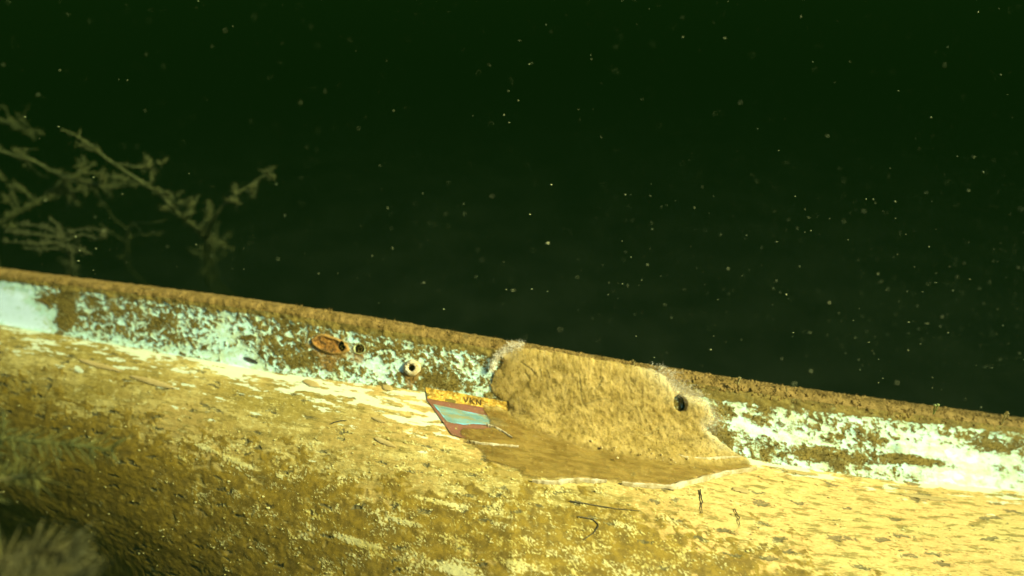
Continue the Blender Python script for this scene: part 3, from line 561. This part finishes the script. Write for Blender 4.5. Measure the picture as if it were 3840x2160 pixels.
# ------------------------------------------------------------------ water weeds
def weed(name,label,cat,path,rad,mat,tuftmat,twigs=(),tufts=260,tl=.010,root=None,group=None,tw=.0011,knob=.6):
    """path: stations (x,y,depth) as seen from the camera's station; root: ground point the stem grows from"""
    W=[world_of(at(*p)) for p in path]
    if root is not None: W=W+[np.array(root,float)]
    b=W[-1]; t=thing(name,b,label,cat,group); vis=len(path)
    nv=90; Q=smooth_path(W[:vis],nv); Q=Q+.0022*np.stack([fbm(np.linspace(0,9,nv),np.full(nv,k*7.1+path[0][0]),3,300+k) for k in range(3)],1)
    r=rad*(.7+.5*np.abs(fbm(np.linspace(0,14,nv),np.full(nv,3.),2,310)))*np.interp(np.linspace(0,1,nv),[0,.1,1],[.35,.8,1.1]); full=Q; fr_=r
    if root is not None:
        tail=smooth_path([Q[-1],(Q[-1]*.5+W[-1]*.5)+np.array([.02,.02,0]),W[-1]],20)[1:]; full=np.concatenate([Q,tail]); fr_=np.concatenate([r,np.full(19,r[-1])])
    st=mesh('stem',*tube(full,fr_,7),mat,t)
    pts=[Q]; twigs=list(twigs); rad*=.72
    for k in rng.integers(4,nv-20,max(6,int(tufts/70))):
        a=Q[k]; d1=rng.normal(0,1,3)*np.array([1,.5,.8]); d1/=np.linalg.norm(d1); L=.018+.05*rng.random(); q=smooth_path([a,a+d1*L*.5+rng.normal(0,.004,3),a+d1*L+np.array([0,0,.012])],20)
        mesh('twig',*tube(q,rad*.42*np.linspace(1,.25,20),5),mat,t); pts.append(q)
    for tp in twigs:
        A=[world_of(at(*p)) for p in tp]; q=smooth_path(A,30); q=q+.0015*np.stack([fbm(np.linspace(0,5,30),np.full(30,k*3.+tp[0][0]),2,330+k) for k in range(3)],1)
        mesh('twig',*tube(q,rad*.6*np.linspace(1,.3,30),6),mat,t); pts.append(q)
    X=np.concatenate(pts); clump=np.clip(.5+fbm(np.arange(len(X))*.16,np.full(len(X),path[0][1]*.01),3,340),.03,None)**2
    n=tufts*3; k=rng.choice(len(X),n,p=clump/clump.sum()); D=rng.normal(size=(n,3)); D/=np.linalg.norm(D,axis=1,keepdims=True)
    a=blades(X[k]+D*rad*.6,D+np.array([0,0,.3]),tl*(.3+.9*rng.random(n)**1.5)*1.25*np.sqrt(clump[k].clip(.1,1.5)),tw*.6*(.5+.8*rng.random(n)),.5,.9)
    n2=n//3; k2=rng.choice(len(X),n2,p=clump/clump.sum()); c=lumps(X[k2]+rng.normal(0,rad*knob,(n2,3)),rad*(.2+.5*rng.random(n2))*.8,.6)
    V,F=join([a,c]); mesh('algae_tuft',V,F,tuftmat,t,kind='stuff')
    return t
dead=rough_mat('algae_coated_stem',(.036,.040,.008),(.066,.066,.014),90,.4,.002)
tuftm=rough_mat('stem_tufts',(.040,.044,.009),(.080,.078,.017),70,0)
GD=lambda p,y: (world_of(at(*p))[0],y,0.0)
weed('water_weed','lone knobbly weed stem leaning right, nearest the middle of dark water','weed',[(1020,632,1.12),(964,678,1.12),(888,723,1.12),(843,754,1.12),(807,804,1.13),(780,866,1.16),(774,905,1.32),(772,965,1.65),(778,1060,2.1)],.0042,dead,tuftm,[[(964,678,1.12),(940,715,1.11),(950,730,1.11)],[(888,723,1.12),(880,700,1.12)],[(850,752,1.12),(890,758,1.11)],[(1000,645,1.12),(1020,668,1.12)]],420,.010,GD((778,1060,2.1),2.4),'weeds behind the boat',.0022,.8)
weed('water_weed','long tufted weed stem slanting down to the right across the dark water','weed',[(233,485,1.10),(314,517,1.10),(359,566,1.10),(431,615,1.10),(534,687,1.11),(583,714,1.11),(646,777,1.12),(682,817,1.13),(745,862,1.2),(785,905,1.4),(800,960,1.7),(815,1060,2.15)],.0042,dead,tuftm,[[(431,615,1.10),(500,625,1.1),(552,628,1.1),(597,612,1.09),(625,600,1.09)],[(552,593,1.1),(575,640,1.1),(560,700,1.1)],[(646,777,1.12),(690,755,1.11),(735,745,1.11)],[(583,714,1.11),(640,732,1.1)],[(300,545,1.1),(370,560,1.1)],[(640,777,1.12),(605,785,1.12)]],1000,.012,GD((815,1060,2.15),2.5),'weeds behind the boat',.0024,.9)
weed('water_weed','weed stem entering from the left edge and crossing under the long slanted one','weed',[(413,736,1.15),(386,702,1.15),(323,683,1.15),(251,669,1.15),(197,642,1.15),(126,602,1.15),(0,570,1.15),(-200,600,1.18)],.0036,dead,tuftm,[[(126,602,1.15),(60,566,1.15),(146,558,1.15)],[(323,683,1.15),(345,705,1.15),(360,712,1.15)],[(251,669,1.15),(330,690,1.15),(440,700,1.15),(520,690,1.15)]],620,.010,(-1.25,1.25,0),'weeds behind the boat',.0018,.7)
weed('water_weed','weed stem rising from lower left through the crossing of the others','weed',[(352,612,1.18),(300,648,1.18),(242,680,1.18),(180,728,1.18),(135,759,1.18),(27,817,1.18),(-120,900,1.2)],.0042,dead,tuftm,[[(242,680,1.18),(270,730,1.17),(295,766,1.17)],[(135,759,1.18),(60,690,1.18)],[(180,728,1.18),(260,716,1.18),(350,700,1.18)],[(300,648,1.18),(400,655,1.18),(540,690,1.18)]],760,.011,(-1.3,1.2,0),'weeds behind the boat',.002,.8)
weed('water_weed','faint weed stem highest at the left edge of the dark water','weed',[(157,499,1.3),(90,485,1.3),(0,449,1.3),(-150,420,1.32)],.0040,dead,tuftm,[[(90,485,1.3),(120,510,1.3)]],160,.012,(-1.5,1.5,0),'weeds behind the boat',.002)
weed('water_weed','thin forked weed stem hanging low between the others above the boat edge','weed',[(622,826,1.16),(560,842,1.16),(500,832,1.16),(482,862,1.22),(478,900,1.4),(480,1000,1.9)],.0022,dead,tuftm,[[(500,832,1.16),(540,885,1.16),(605,870,1.16)]],160,.008,GD((480,1000,1.9),2.2),'weeds behind the boat',.0016)
pale=rough_mat('pale_frond',(.045,.046,.012),(.072,.07,.02),60,.2,.002)
weed('frond_clump','pale forked frond clump with thick curved arms just above the left gunwale','weed',[(238,884,1.12),(255,915,1.14),(262,945,1.25),(262,985,1.5),(265,1040,1.9)],.0050,pale,pale,
  [[(238,884,1.12),(215,840,1.12),(184,813,1.12)],[(240,880,1.12),(300,858,1.12),(395,862,1.11)],[(250,900,1.12),(310,878,1.12),(381,898,1.11)],[(240,890,1.12),(170,850,1.12),(72,840,1.12)],[(240,895,1.12),(150,880,1.12),(20,865,1.12)],[(245,905,1.12),(150,915,1.12),(20,905,1.12)],[(255,925,1.12),(180,935,1.12),(90,930,1.12)],[(262,940,1.12),(300,935,1.12),(345,955,1.12)],[(395,862,1.11),(385,885,1.11)]],620,.009,GD((265,1040,1.9),2.2),None,.002,.5)

# foreground fronds at the lower left, out of focus
def frond(label,path,nl,ll,lw,m1,m2,root,side=1.):
    path=[(a,b,c*.88) for a,b,c in path]; lw*=.34; nl=int(nl*1.2); ll*=.9; W=[world_of(at(*p)) for p in path]; t=thing('water_milfoil',root,label,'weed','fronds in the lower left foreground')
    Q=smooth_path(W,40); full=np.concatenate([Q,smooth_path([Q[-1],Q[-1]*.5+np.array(root)*.5,np.array(root)],12)[1:]])
    st=mesh('stem',*tube(full,np.interp(np.arange(len(full)),[0,40,60],[.0008,.0020,.0022]),6),m1,t)
    k=rng.integers(1,40,nl); T=np.gradient(Q,axis=0)[k]; T/=np.linalg.norm(T,axis=1,keepdims=True)
    R=rng.normal(size=(nl,3)); R-=(R*T).sum(1,keepdims=True)*T; R/=np.linalg.norm(R,axis=1,keepdims=True)
    V,F=blades(Q[k],R-.75*T,ll*(.45+.75*rng.random(nl)),lw*(.6+.8*rng.random(nl)),.22,.35); mesh('leaflets',V,F,m2,t,kind='stuff')
def frond_mat(n,a,b):
    m=NT(n); c=m.mix(m.step(m.noise(m.obj(),60,3),.35,.65),a,b); m.color(c); return m.m
gm=frond_mat('yellow_green_frond',(.032,.038,.007),(.085,.078,.012)); bm=frond_mat('brown_frond',(.030,.029,.007),(.066,.056,.012))
frond('yellow green feathery frond reaching right over the dark lower left hull',[(430,1690,.60),(330,1675,.60),(200,1660,.59),(90,1650,.585),(-30,1640,.58),(-200,1660,.57)],190,.026,.0034,gm,gm,(-.75,.25,0))
frond('brown bushy frond in the bottom left corner of the foreground',[(300,2075,.50),(210,2060,.50),(110,2070,.50),(0,2100,.49),(-140,2170,.48)],260,.026,.0034,bm,bm,(-.55,.2,0))
frond('second brown frond crossing the very bottom left below the bushy one',[(330,2180,.48),(220,2165,.48),(100,2190,.47),(-40,2230,.46)],170,.026,.0034,bm,bm,(-.5,.15,0))
frond('dim olive frond trailing at the left edge between the green and brown ones',[(150,1790,.56),(80,1785,.56),(-10,1800,.555),(-130,1840,.55)],120,.026,.0030,bm,gm,(-.65,.22,0))
frond('short bright green shoot standing at the left edge above the feathery frond',[(12,1545,.57),(14,1590,.57),(8,1650,.572),(-40,1720,.575)],26,.012,.0040,gm,gm,(-.7,.26,0))

# ------------------------------------------------------------------ specks drifting in the water
def specks():
    n=230000; d=.45+2.6*rng.random(n)**.75; px=rng.uniform(-900,4700,n); py=rng.uniform(-500,2500,n)
    dens=.07+.75*sm(px,1300,3700)**1.5*sm(py,300,1300)+.12*sm(py,400,1000); k=rng.random(n)<dens; d,px,py=d[k],px[k],py[k]
    P=np.stack([(px-1920)/FPX*d,(py-1080)/FPX*d,d],-1); W=world_of(P); ok=(W[:,2]>.05)&(W[:,2]<CAMZ+.08)
    # keep them in open water: above or in front of the boat
    u_=(P-A0)@TN; ok&=(P[:,1]<.137*u_+.05)|(P[:,2]<.5); W=W[ok]; d=d[ok]
    r=(.00014+.0013*rng.random(len(W))**9)*np.clip(d,.5,1.6)**.6
    V,F=lumps(W,r,.5); C_=np.repeat(W,6,0); sx=np.repeat(1+1.6*rng.random(len(W))**3,6); V[:,0]=C_[:,0]+(V[:,0]-C_[:,0])*sx; V[:,2]=C_[:,2]+(V[:,2]-C_[:,2])/np.sqrt(sx); o=mesh('drifting_specks',V,F,rough_mat('speck',(.06,.075,.025),(.24,.24,.09),300,0),kind='stuff'); o['label']='pale silt specks drifting in the dark water'
specks()
